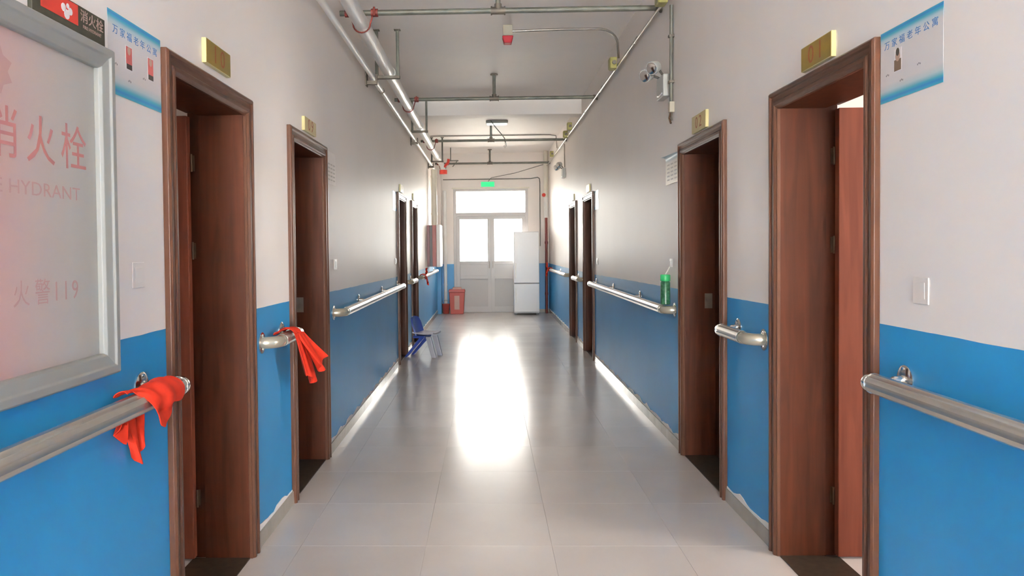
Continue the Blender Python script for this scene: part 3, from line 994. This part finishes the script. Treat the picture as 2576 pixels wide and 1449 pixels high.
# ------------------------------------------------------------------ pipes under the ceiling
PX, PZ, PR = -0.945, 3.128, 0.056
mp_ = thing('water_pipe', 'thick white water pipe running under the ceiling on the left', 'pipe', (PX, 6, PZ))
MB().tube([(PX, -2.0, PZ), (PX, 4.0, PZ), (PX, 9.5, PZ), (PX, 14.75, PZ)], PR, 24).build('pipe', 'white_pipe', mp_)
for y in (3.6, 7.38, 10.55, 14.0):
    MB().tube([(PX, y-0.05, PZ), (PX, y+0.05, PZ)], PR+0.006, 24).build('coupling', 'white_pipe', mp_)
MB().tube([(PX, 14.72, PZ), (PX, 14.82, PZ), (PX+0.02, 14.90, PZ-0.02), (PX+0.06, 14.95, PZ-0.09), (PX+0.07, 14.96, PZ-0.20)], PR*0.95, 20).build('elbow', 'white_pipe', mp_, smooth=60)
MB().tube([(PX+0.07, 14.96, PZ-0.16), (PX+0.07, 14.96, PZ-0.24)], PR+0.02, 16).build('valve_flange', 'signal_red', mp_)
MB().tube([(PX+0.09, 14.93, PZ-0.10), (PX+0.17, 14.90, PZ-0.02), (PX+0.18, 14.90, PZ+0.05)], 0.028, 10).build('valve_lever', 'signal_red', mp_)

SX, SZ, SR = -1.05, 2.985, 0.024
sp_o = thing('drain_pipe', 'thin white pipe clipped along the top of the left wall', 'pipe', (SX, 6, SZ))
MB().tube([(SX, -2.0, SZ+0.04), (SX, 5.0, SZ+0.02), (SX, 14.9, SZ-0.005)], SR, 16).build('pipe', 'white_pipe', sp_o)
for y in (3.6, 7.55, 11.4, 14.3):
    MB().tube([(SX, y-0.02, SZ+0.012), (SX, y+0.02, SZ+0.012)], SR+0.005, 16).build('coupling', 'galv_dark', sp_o)
for y in (3.2, 6.95, 10.95, 14.15):
    mb = MB()
    mb.box((XL+0.001, y-0.045, SZ-0.07), (XL+0.012, y+0.045, SZ+0.07))
    mb.box((XL+0.012, y-0.02, SZ-0.055), (SX+0.045, y+0.02, SZ-0.022))
    mb.box((SX+0.030, y-0.02, SZ-0.022), (SX+0.045, y+0.02, SZ+0.035))
    mb.build('pipe_bracket', 'galv_dark', sp_o, smooth=0, bevel=0.002)

BARS = [(2.35, 0.10, 'galvanised cross bar nearest the viewer'), (5.75, 0.09, 'galvanised cross bar with red clamp at the top of the picture'),
        (9.10, 0.087, 'galvanised cross bar hanging just before the ceiling beam'), (12.62, 0.062, 'thin cross bar behind the ceiling beam'),
        (16.0, 0.05, 'farthest thin cross bar near the end wall')]
for i, (y, rx, lab) in enumerate(BARS[1:]):
    r = thing('hanger_bar', lab, 'bracket', (rx, y, 3.2), 'pipe hanger bars across the corridor')
    zb, rb = 3.21, 0.021
    MB().tube([(XL, y, zb), (XR-0.012, y, zb)], rb, 14).build('bar', 'galv', r)
    MB().tube([(rx, y, zb), (rx, y, HC)], 0.019, 12).build('rod', 'galv', r)
    mb = MB()
    mb.tube([(rx-0.045, y, zb), (rx+0.045, y, zb)], rb+0.007, 14).tube([(rx, y, zb), (rx, y, zb+0.05)], 0.027, 12)
    mb.tube([(rx-0.055, y, zb), (rx-0.045, y, zb)], rb+0.012, 14).tube([(rx+0.045, y, zb), (rx+0.055, y, zb)], rb+0.012, 14)
    mb.build('tee_fitting', 'galv_dark', r)
    MB().tube([(rx, y, HC-0.012), (rx, y, HC)], 0.045, 14).build('ceiling_plate', 'galv_dark', r)
    mb = MB()
    mb.tube([(XR-0.014, y, zb), (XR-0.002, y, zb)], 0.036, 14).tube([(XR-0.05, y, zb), (XR-0.014, y, zb)], rb+0.006, 14)
    mb.build('wall_socket', 'galv_dark', r)
    # red strap clamp holding the white pipe below the bar
    mb = MB()
    pts = [(PX-0.115, y, zb-0.002), (PX-0.085, y, zb-0.020)]
    for q in range(11):
        t = PI+q/10*PI
        pts.append((PX+(PR+0.0092)*math.cos(t), y, PZ+(PR+0.0092)*math.sin(t)))
    pts += [(PX+0.085, y, zb-0.020), (PX+0.115, y, zb-0.002)]
    mb.tube(pts, 0.0062, 8)
    for q in (-1, 1):
        mb.tube([(PX+q*0.075, y, zb), (PX+q*0.125, y, zb)], rb+0.010, 12)
        mb.tube([(PX+q*0.10, y-0.03, zb-0.03), (PX+q*0.10, y-0.03, zb+0.035)], 0.008, 8)
    mb.build('pipe_clamp', 'clamp_red', r, smooth=50)

TR = [(3.6, HC, 'trapeze'), (7.2, HC, 'u shaped steel hanger round the white pipe before the second cross bar'),
      (10.55, HC, 'u shaped steel hanger round the white pipe at the beam'), (14.2, HC, 'farthest u shaped steel hanger round the white pipe')]
for y, zt, lab in TR[1:]:
    r = thing('pipe_hanger', lab, 'bracket', (PX, y, 3.07), 'u shaped pipe hangers')
    x0, x1, zb = -1.045, -0.845, PZ-PR-0.008
    for x in (x0, x1):
        mb = MB()
        mb.box((x-0.014, y-0.018, zb-0.03), (x-0.009, y+0.018, zt)).box((x-0.014, y+0.013, zb-0.03), (x+0.014, y+0.018, zt)).box((x+0.009, y-0.018, zb-0.03), (x+0.014, y+0.018, zt))
        mb.build('upright', 'galv', r, smooth=0)
        MB().box((x-0.03, y-0.03, zt-0.006), (x+0.03, y+0.03, zt)).build('foot_plate', 'galv_dark', r, smooth=0)
    MB().box((x0-0.02, y-0.022, zb-0.028), (x1+0.02, y+0.022, zb)).build('crossbar', 'galv_dark', r, smooth=0, bevel=0.002)

# ------------------------------------------------------------------ conduits and fittings along the right of the ceiling
for k, (off, z, lab) in enumerate(((0.020, 3.215, 'upper steel conduit along the top of the right wall'), (0.045, 3.175, 'lower steel conduit along the top of the right wall'))):
    r = thing('conduit', lab, 'conduit', W(1, off, 6, z), 'twin conduits along the right wall')
    MB().tube([W(1, off, -2.2, z), W(1, off, 16.3, z)], 0.011, 10).build('pipe', 'conduit', r)
    for y in (4.1, 6.6, 8.6, 9.9, 13.4):
        MB().tube([W(1, off, y-0.03, z), W(1, off, y+0.03, z)], 0.0145, 10).build('coupling', 'steel', r)
for y, z, dy, lab in ((5.36, 3.165, 0.055, 'brassy junction box at the top of the vertical conduit'), (7.43, 3.20, 0.055, 'brassy junction box where the alarm conduit meets the wall'),
                      (11.35, 3.22, 0.05, 'brassy junction box behind the beam, the nearer of a pair'), (11.95, 3.19, 0.05, 'brassy junction box behind the beam, the farther of a pair'),
                      (14.5, 3.20, 0.05, 'farthest small brassy junction box on the conduits')):
    r = thing('junction_box', lab, 'junction box', W(1, 0, y, z), 'conduit junction boxes')
    wbox(MB(), 1, 0.060, 0.125, y-dy, y+dy, z-0.055, z+0.055).build('body', 'jbox', r, smooth=0, bevel=0.006)
    wbox(MB(), 1, 0.125, 0.130, y-dy+0.006, y+dy-0.006, z-0.049, z+0.049).build('lid', 'jbox', r, smooth=0, bevel=0.002)
    MB().tube([W(1, 0.088, y-dy-0.025, z), W(1, 0.088, y-dy, z)], 0.02, 10).build('gland', 'galv_dark', r)
vc = thing('drop_conduit', 'vertical conduit dropping down the right wall beside the emergency light', 'conduit', W(1, 0.02, 5.40, 2.3))
MB().tube([W(1, 0.018, 5.40, 2.44), W(1, 0.018, 5.385, 3.115)], 0.013, 10).build('pipe', 'galv', vc)
for z in (2.58, 2.9):
    wbox(MB(), 1, 0.0, 0.036, 5.372, 5.416, z-0.008, z+0.008).build('clip', 'galv_dark', vc, smooth=0)
wbox(MB(), 1, 0.0, 0.035, 5.375, 5.425, 2.365, 2.44).build('connector', 'beige_box', vc, smooth=0, bevel=0.004)
MB().tube([W(1, 0.02, 5.41, 2.37), W(1, 0.026, 5.425, 2.33), W(1, 0.018, 5.41, 2.29)], 0.007, 8).build('wire', 'brass', vc)
MB().tube([W(1, 0.014, 5.395, 2.37), W(1, 0.02, 5.39, 2.335), W(1, 0.014, 5.40, 2.31)], 0.006, 8).build('wire', 'galv_dark', vc)


def emergency_light(y, z, lab):
    r = thing('emergency_light', lab, 'lamp', W(1, 0, y, z), 'twin headed emergency lights')
    wbox(MB(), 1, 0.0, 0.055, y-0.12, y+0.10, z-0.10, z+0.06).build('housing', 'lamp_white', r, smooth=0, bevel=0.008)
    MB().tube([W(1, 0.055, y-0.09, z-0.075), W(1, 0.062, y-0.02, z-0.085), W(1, 0.055, y+0.06, z-0.07)], 0.006, 6).build('cord', 'white_plastic', r)
    for k, (dy, dz, o) in enumerate(((-0.02, 0.125, 0.10), (0.075, 0.09, 0.13))):
        hd = thing('head', '', 'x', W(1, o, y+dy, z+dz))
        for key in ('label', 'category'):
            del hd[key]
        hd.parent = r
        hd.location = Vector(W(1, o, y+dy, z+dz))-Vector(r.location)
        c = Vector(W(1, o, y+dy, z+dz))
        ax = Vector((-0.62, -0.62, -0.30)).normalized()
        MB().tube([c-ax*0.045, c-ax*0.040, c+ax*0.020, c+ax*0.030], [0.026, 0.040, 0.050, 0.047], 18).build('lamp_shell', 'lamp_white', hd)
        MB().tube([c+ax*0.0305, c+ax*0.036], [0.043, 0.030], 18).build('lens', 'chrome', hd)
        MB().tube([c-ax*0.04, Vector(W(1, 0.03, y+dy-0.01, z+0.06))], 0.009, 8).build('stalk', 'galv_dark', hd)
    return r


emergency_light(5.60, 2.60, 'twin headed emergency light on the right wall beside the vertical conduit')
emergency_light(12.95, 2.70, 'small far emergency light high on the right wall')
r = thing('drop_conduit', 'thin far vertical conduit feeding the far emergency light', 'conduit', W(1, 0.02, 12.85, 2.8))
MB().tube([W(1, 0.016, 12.85, 2.77), W(1, 0.016, 12.85, 3.165)], 0.010, 8).build('pipe', 'conduit', r)

al = thing('fire_alarm', 'ceiling alarm with beige box and red lens', 'alarm', (0.20, 7.15, 3.35))
MB().box((0.155, 7.10, 3.40), (0.245, 7.20, HC)).build('box', 'beige_box', al, smooth=0, bevel=0.004)
mb = MB()
mb.hexa([(0.165, 7.105, 3.335), (0.235, 7.105, 3.335), (0.235, 7.195, 3.335), (0.165, 7.195, 3.335)],
        [(0.148, 7.095, 3.40), (0.252, 7.095, 3.40), (0.252, 7.205, 3.40), (0.148, 7.205, 3.40)])
mb.build('lens', 'lens_red', al, smooth=0, bevel=0.006)
ac = thing('alarm_conduit', 'bent conduit from the ceiling alarm across to the right wall', 'conduit', (0.7, 7.2, 3.44))
pts = [(0.245, 7.15, 3.452), (0.7, 7.17, 3.468), (1.05, 7.20, 3.475)]
for q in range(1, 9):
    t = q/8*PI/2
    pts.append((1.05+0.205*math.sin(t), 7.20+0.10*(1-math.cos(t)), 3.475-0.14*(1-math.cos(t))))
pts.append((XR-0.04, 7.40, 3.252))
MB().tube(pts, 0.012, 10).build('pipe', 'conduit', ac, smooth=60)

r = thing('ceiling_light', 'lit ceiling light fitting just behind the beam', 'lamp', (0.16, 12.4, 3.46))
MB().box((-0.02, 12.36, 3.455), (0.34, 12.50, HC)).build('body', 'lamp_white', r, smooth=0, bevel=0.01)
MB().tube([(0.0, 12.43, 3.445), (0.32, 12.43, 3.445)], 0.016, 12).build('lamp_tube', 'lit_tube', r)
r = thing('hanging_wire', 'loose wire with hook dangling from the ceiling light', 'wire', (0.25, 12.3, 3.1))
pts = [(0.06, 12.34, 3.49), (0.12, 12.33, 3.40), (0.22, 12.33, 3.28), (0.28, 12.33, 3.20), (0.295, 12.33, 3.12)]
MB().tube(pts, 0.007, 8).build('wire', 'galv', r)
MB().tube([(0.295, 12.33, 3.13), (0.305, 12.33, 3.08), (0.285, 12.33, 3.05), (0.27, 12.33, 3.08)], 0.013, 8).build('hook', 'white_plastic', r)

r = thing('conduit', 'thin conduit crossing the ceiling behind the beam', 'conduit', (0, 13.9, 3.49))
MB().tube([(-1.05, 13.95, 3.488), (1.15, 13.95, 3.488), (1.26, 13.95, 3.47), (1.28, 13.97, 3.24)], 0.010, 8).build('pipe', 'conduit', r)
r = thing('conduit', 'thin conduit across the end wall above the exit sign, turning down on the right', 'conduit', (0, YE-0.02, 2.93))
MB().tube([(-0.98, YE-0.012, 2.925), (0.95, YE-0.012, 2.93), (1.09, YE-0.012, 2.955), (1.13, YE-0.012, 2.93), (1.14, YE-0.012, 2.85), (1.14, YE-0.012, 1.45)], 0.010, 8).build('pipe', 'galv', r, smooth=60)
r = thing('cable', 'slack cable from the exit sign up to the right hand conduits', 'cable', (0.6, YE-0.05, 3.0))
MB().tube([(0.0, YE-0.02, 2.865), (0.08, YE-0.045, 2.955), (0.6, YE-0.07, 3.05), (1.19, YE-0.40, 3.19)], 0.007, 8).build('wire', 'galv', r)

ex = thing('exit_sign', 'lit green exit sign above the glazed end door', 'sign', (0.0, YE, 2.75))
MB().box((-0.155, YE-0.03, 2.752), (0.155, YE, 2.875)).build('housing', 'white_plastic', ex, smooth=0, bevel=0.004)
MB().box((-0.145, YE-0.033, 2.760), (0.145, YE-0.03, 2.867)).build('lit_face', 'exit_green', ex, smooth=0)

# ------------------------------------------------------------------ small wall fittings
for s, y, z, wd, mm, lab in ((-1, 2.362, 1.345, 0.082, 'old_plastic', 'painted-over switch plate between the hydrant cabinet and left door'),
                             (1, 2.335, 1.277, 0.082, 'old_plastic', 'painted-over switch plate on the near right wall'),
                             (-1, 5.43, 1.312, 0.075, 'white_plastic', 'white light switch past the second left doorway'),
                             (-1, 8.98, 1.27, 0.075, 'white_plastic', 'small white switch before the third left doorway'),
                             (1, 9.16, 1.245, 0.075, 'white_plastic', 'small white switch before the third right doorway'),
                             (1, 5.47, 1.30, 0.06, 'white_plastic', 'small white socket on the right wall above the green bottle')):
    r = thing('switch_plate', lab, 'switch', W(s, 0, y, z-0.04))
    th = 0.004 if mm == 'old_plastic' else 0.009
    wbox(MB(), s, 0, th, y-wd/2, y+wd/2, z-wd/2, z+wd/2).build('plate', mm, r, smooth=0, bevel=0.003)
    wbox(MB(), s, th, th+(0.001 if th < 0.005 else 0.004), y-wd*0.28, y+wd*0.28, z-wd*0.30, z+wd*0.30).build('rocker', mm, r, smooth=0, bevel=0.002)

gb = thing('green_bottle', 'mottled green bottle with bright green cap standing at the end of the right handrail', 'bottle', W(1, 0.062, 5.43, 1.0))
c = W(1, 0.058, 5.425, 0)
MB().tube([(c[0], c[1], z) for z in (1.004, 1.008, 1.16, 1.172)], [0.028, 0.034, 0.034, 0.028], 18).build('body', 'green_body', gb, smooth=50)
MB().tube([(c[0], c[1], z) for z in (1.172, 1.176, 1.212, 1.218)], [0.034, 0.036, 0.036, 0.032], 18).build('cap', 'green_cap', gb, smooth=50)
MB().tube([(c[0], c[1], 1.218), W(1, 0.035, 5.45, 1.245), W(1, 0.016, 5.47, 1.272)], 0.0045, 6).build('cord', 'white_plastic', gb)

# ------------------------------------------------------------------ far end of the corridor
r = thing('wall_cabinet', 'red wall cabinet with grey band and white edge on the far left wall', 'cabinet', W(-1, 0, 14.1, 1.08))
y0, y1, z0, z1 = 13.72, 14.45, 1.09, 1.845
wbox(MB(), -1, 0.0, 0.045, y0, y1, z0, z1).build('back_frame', 'cab_maroon', r, smooth=0, bevel=0.003)
wbox(MB(), -1, 0.045, 0.095, y0+0.01, y1-0.01, z0, z1).build('band', 'grey_band', r, smooth=0)
wbox(MB(), -1, 0.095, 0.165, y0, y1, z0, z1).build('door', 'cab_red', r, smooth=0, bevel=0.003)
wbox(MB(), -1, 0.165, 0.235, y0+0.02, y1-0.02, z0-0.01, z1+0.01).build('front_cover', 'white_plastic', r, smooth=0, bevel=0.006)
r = thing('riser_pipe', 'cream vertical riser pipe standing on the red wall cabinet', 'pipe', W(-1, 0.10, 14.2, 1.85))
MB().tube([W(-1, 0.10, 14.2, 1.862), W(-1, 0.10, 14.2, 2.90)], 0.055, 18).build('pipe', 'cream_pipe', r)
for z in (2.05, 2.75):
    MB().tube([W(-1, 0.10, 14.2, z), W(-1, 0.10, 14.2, z+0.04)], 0.062, 18).build('collar', 'cream_pipe', r)
r = thing('riser_pipe', 'slim white vertical pipe in the far left corner behind the red bucket', 'pipe', (-0.95, YE-0.05, 0))
MB().tube([(-0.945, YE-0.045, 0), (-0.945, YE-0.045, 2.68)], 0.038, 16).build('pipe', 'white_pipe', r)
for z in (0.6, 1.7, 2.6):
    MB().tube([(-0.945, YE-0.045, z), (-0.945, YE-0.045, z+0.04)], 0.043, 16).build('collar', 'white_pipe', r)
r = thing('riser_pipe', 'slim dark red riser pipe in the far right corner, cream above its valve', 'pipe', (1.255, 16.35, 0))
MB().tube([(1.255, 16.35, 0), (1.255, 16.35, 2.06)], 0.028, 14).build('pipe', 'pipe_red', r)
MB().tube([(1.255, 16.35, 2.06), (1.255, 16.35, 2.50)], 0.050, 16).build('glare_pipe', 'white_plastic', r)  # overexposed stretch of the cream pipe, its glare painted as white
MB().tube([(1.255, 16.35, 2.50), (1.255, 16.35, HC)], 0.050, 16).build('upper_pipe', 'cream_pipe', r)
MB().tube([(1.20, 16.27, 2.545), (1.20, 16.25, 2.545)], 0.040, 14).build('valve_wheel', 'signal_red', r)
MB().tube([(1.255, 16.35, 2.545), (1.20, 16.27, 2.545)], 0.016, 10).build('valve_stem', 'steel', r)
for z in (0.4, 1.5):
    MB().tube([(1.255, 16.35, z), (1.255, 16.35, z+0.05)], 0.036, 14).build('collar', 'cab_maroon', r)
r = thing('pipe_support', 'small grey angled bracket with plate beside the red valve near the end', 'bracket', (-0.75, 15.6, 3.2))
MB().box((-0.78, 15.58, 3.22), (-0.60, 15.70, 3.235)).build('plate', 'galv', r, smooth=0)
MB().tube([(-0.62, 15.6, 3.22), (-0.72, 15.6, 3.10)], 0.009, 8).build('strut', 'galv', r)
MB().tube([(-0.76, 15.64, 3.235), (-0.76, 15.64, HC)], 0.010, 8).build('rod', 'galv', r)

fr = thing('refrigerator', 'tall white refrigerator standing before the right leaf of the end door', 'refrigerator', (0.78, 16.2, 0))
x0, x1, y0, y1 = 0.535, 1.07, 15.92, 16.5
MB().box((x0, y0+0.06, 0.03), (x1, y1, 1.76)).build('body', 'fridge', fr, smooth=0, bevel=0.012)
MB().box((x0+0.004, y0+0.055, 0.05), (x1-0.004, y0+0.06, 1.75)).build('door_seal', 'seal', fr, smooth=0)
for z0, z1 in ((0.06, 0.66), (0.675, 1.75)):
    dr = MB().box((x0, y0, z0), (x1, y0+0.054, z1)).build('door', 'fridge', fr, smooth=0, bevel=0.010)
    MB().box((x0+0.03, y0-0.022, z1-0.40 if z0 < 0.5 else z0+0.10), (x0+0.05, y0, z1-0.10 if z0 < 0.5 else z0+0.42)).build('handle', 'white_plastic', dr, smooth=0, bevel=0.004)
for fx in (x0+0.05, x1-0.05):
    for fy in (y0+0.12, y1-0.06):
        MB().tube([(fx, fy, 0), (fx, fy, 0.03)], 0.02, 10).build('foot', 'seal', fr)

bn = thing('waste_bin', 'red lidded waste bin against the far end door', 'bin', (-0.69, 16.36, 0))
cx_, cy_ = -0.685, 16.36
q = lambda a, b, z: [(cx_-a, cy_-b, z), (cx_+a, cy_-b, z), (cx_+a, cy_+b, z), (cx_-a, cy_+b, z)]
MB().hexa(q(0.14, 0.12, 0.0), q(0.168, 0.15, 0.47)).build('body', 'bin_red', bn, smooth=0, bevel=0.012)
MB().hexa(q(0.178, 0.16, 0.47), q(0.170, 0.152, 0.53)).build('lid', 'bin_red', bn, smooth=0, bevel=0.010)
MB().hexa(q(0.10, 0.09, 0.53), q(0.092, 0.08, 0.575)).build('lid_handle', 'bin_pale', bn, smooth=0, bevel=0.010)
MB().hexa([(cx_-0.055, cy_-0.131, 0.10), (cx_+0.055, cy_-0.131, 0.10), (cx_+0.055, cy_-0.12, 0.10), (cx_-0.055, cy_-0.12, 0.10)],
          [(cx_-0.055, cy_-0.151, 0.40), (cx_+0.055, cy_-0.151, 0.40), (cx_+0.055, cy_-0.14, 0.40), (cx_-0.055, cy_-0.14, 0.40)]).build('label_panel', 'bin_pale', bn, smooth=0)
bk = thing('bucket', 'small red bucket beside the red waste bin', 'bucket', (-0.94, 16.38, 0))
mb = MB().tube([(-0.93, 16.40, z) for z in (0.0, 0.006, 0.20, 0.215, 0.205, 0.02)], [0.062, 0.068, 0.085, 0.092, 0.080, 0.060], 20)
mb.build('body', 'bin_red', bk, smooth=50)
pts = [(-0.93+0.088*math.cos(t*PI/10), 16.40-0.012, 0.205+0.085*math.sin(t*PI/10)) for t in range(11)]
MB().tube(pts, 0.004, 6).build('handle', 'steel', bk)

# child's chair, seen side on: backrest against the left wall
ch = thing('child_chair', "small blue plastic child's chair turned sideways by the left wall", 'chair', (-0.88, 9.93, 0))
ya, yb = 9.78, 10.08
def seat(u, v):
    x = -0.965+0.29*u
    z = 0.285+0.022*(1-u)**3+0.012*u**2+0.012*(2*v-1)**2
    return (x, ya+(yb-ya)*v, z)
MB().grid(lambda u, v: seat(u, 1-v), 10, 8, 0.018).build('seat', 'chair_grey', ch, smooth=60)['label'] = 'pale seat'
def back(u, v):
    hw = 0.15*(1-0.28*max(0, u-0.6)**2/0.16)
    x = -0.945-0.075*u+0.022*(2*v-1)**2
    z = 0.285+0.24*u-0.012*(2*v-1)**2*u
    return (x, (ya+yb)/2+(2*v-1)*hw, z)
MB().grid(back, 10, 8, 0.022).build('backrest', 'chair_blue', ch, smooth=60)
MB().box((-0.965, ya+0.02, 0.250), (-0.80, yb-0.02, 0.284)).build('seat_frame', 'chair_blue', ch, smooth=0, bevel=0.008)
for yy in (ya+0.03, yb-0.03):
    mb = MB()
    mb.hexa([(-1.085, yy-0.018, 0), (-1.045, yy-0.018, 0), (-1.045, yy+0.018, 0), (-1.085, yy+0.018, 0)],
            [(-0.865, yy-0.02, 0.265), (-0.80, yy-0.02, 0.265), (-0.80, yy+0.02, 0.265), (-0.865, yy+0.02, 0.265)])
    mb.build('leg', 'chair_blue', ch, smooth=0, bevel=0.006)
    mb = MB()
    mb.hexa([(-0.705, yy-0.018, 0), (-0.645, yy-0.018, 0), (-0.645, yy+0.018, 0), (-0.705, yy+0.018, 0)],
            [(-0.785, yy-0.02, 0.272), (-0.715, yy-0.02, 0.272), (-0.715, yy+0.02, 0.272), (-0.785, yy+0.02, 0.272)])
    mb.build('leg', 'chair_grey', ch, smooth=0, bevel=0.006)['label'] = 'pale grey front leg'
ch.rotation_euler = (0, 0, math.radians(-16))
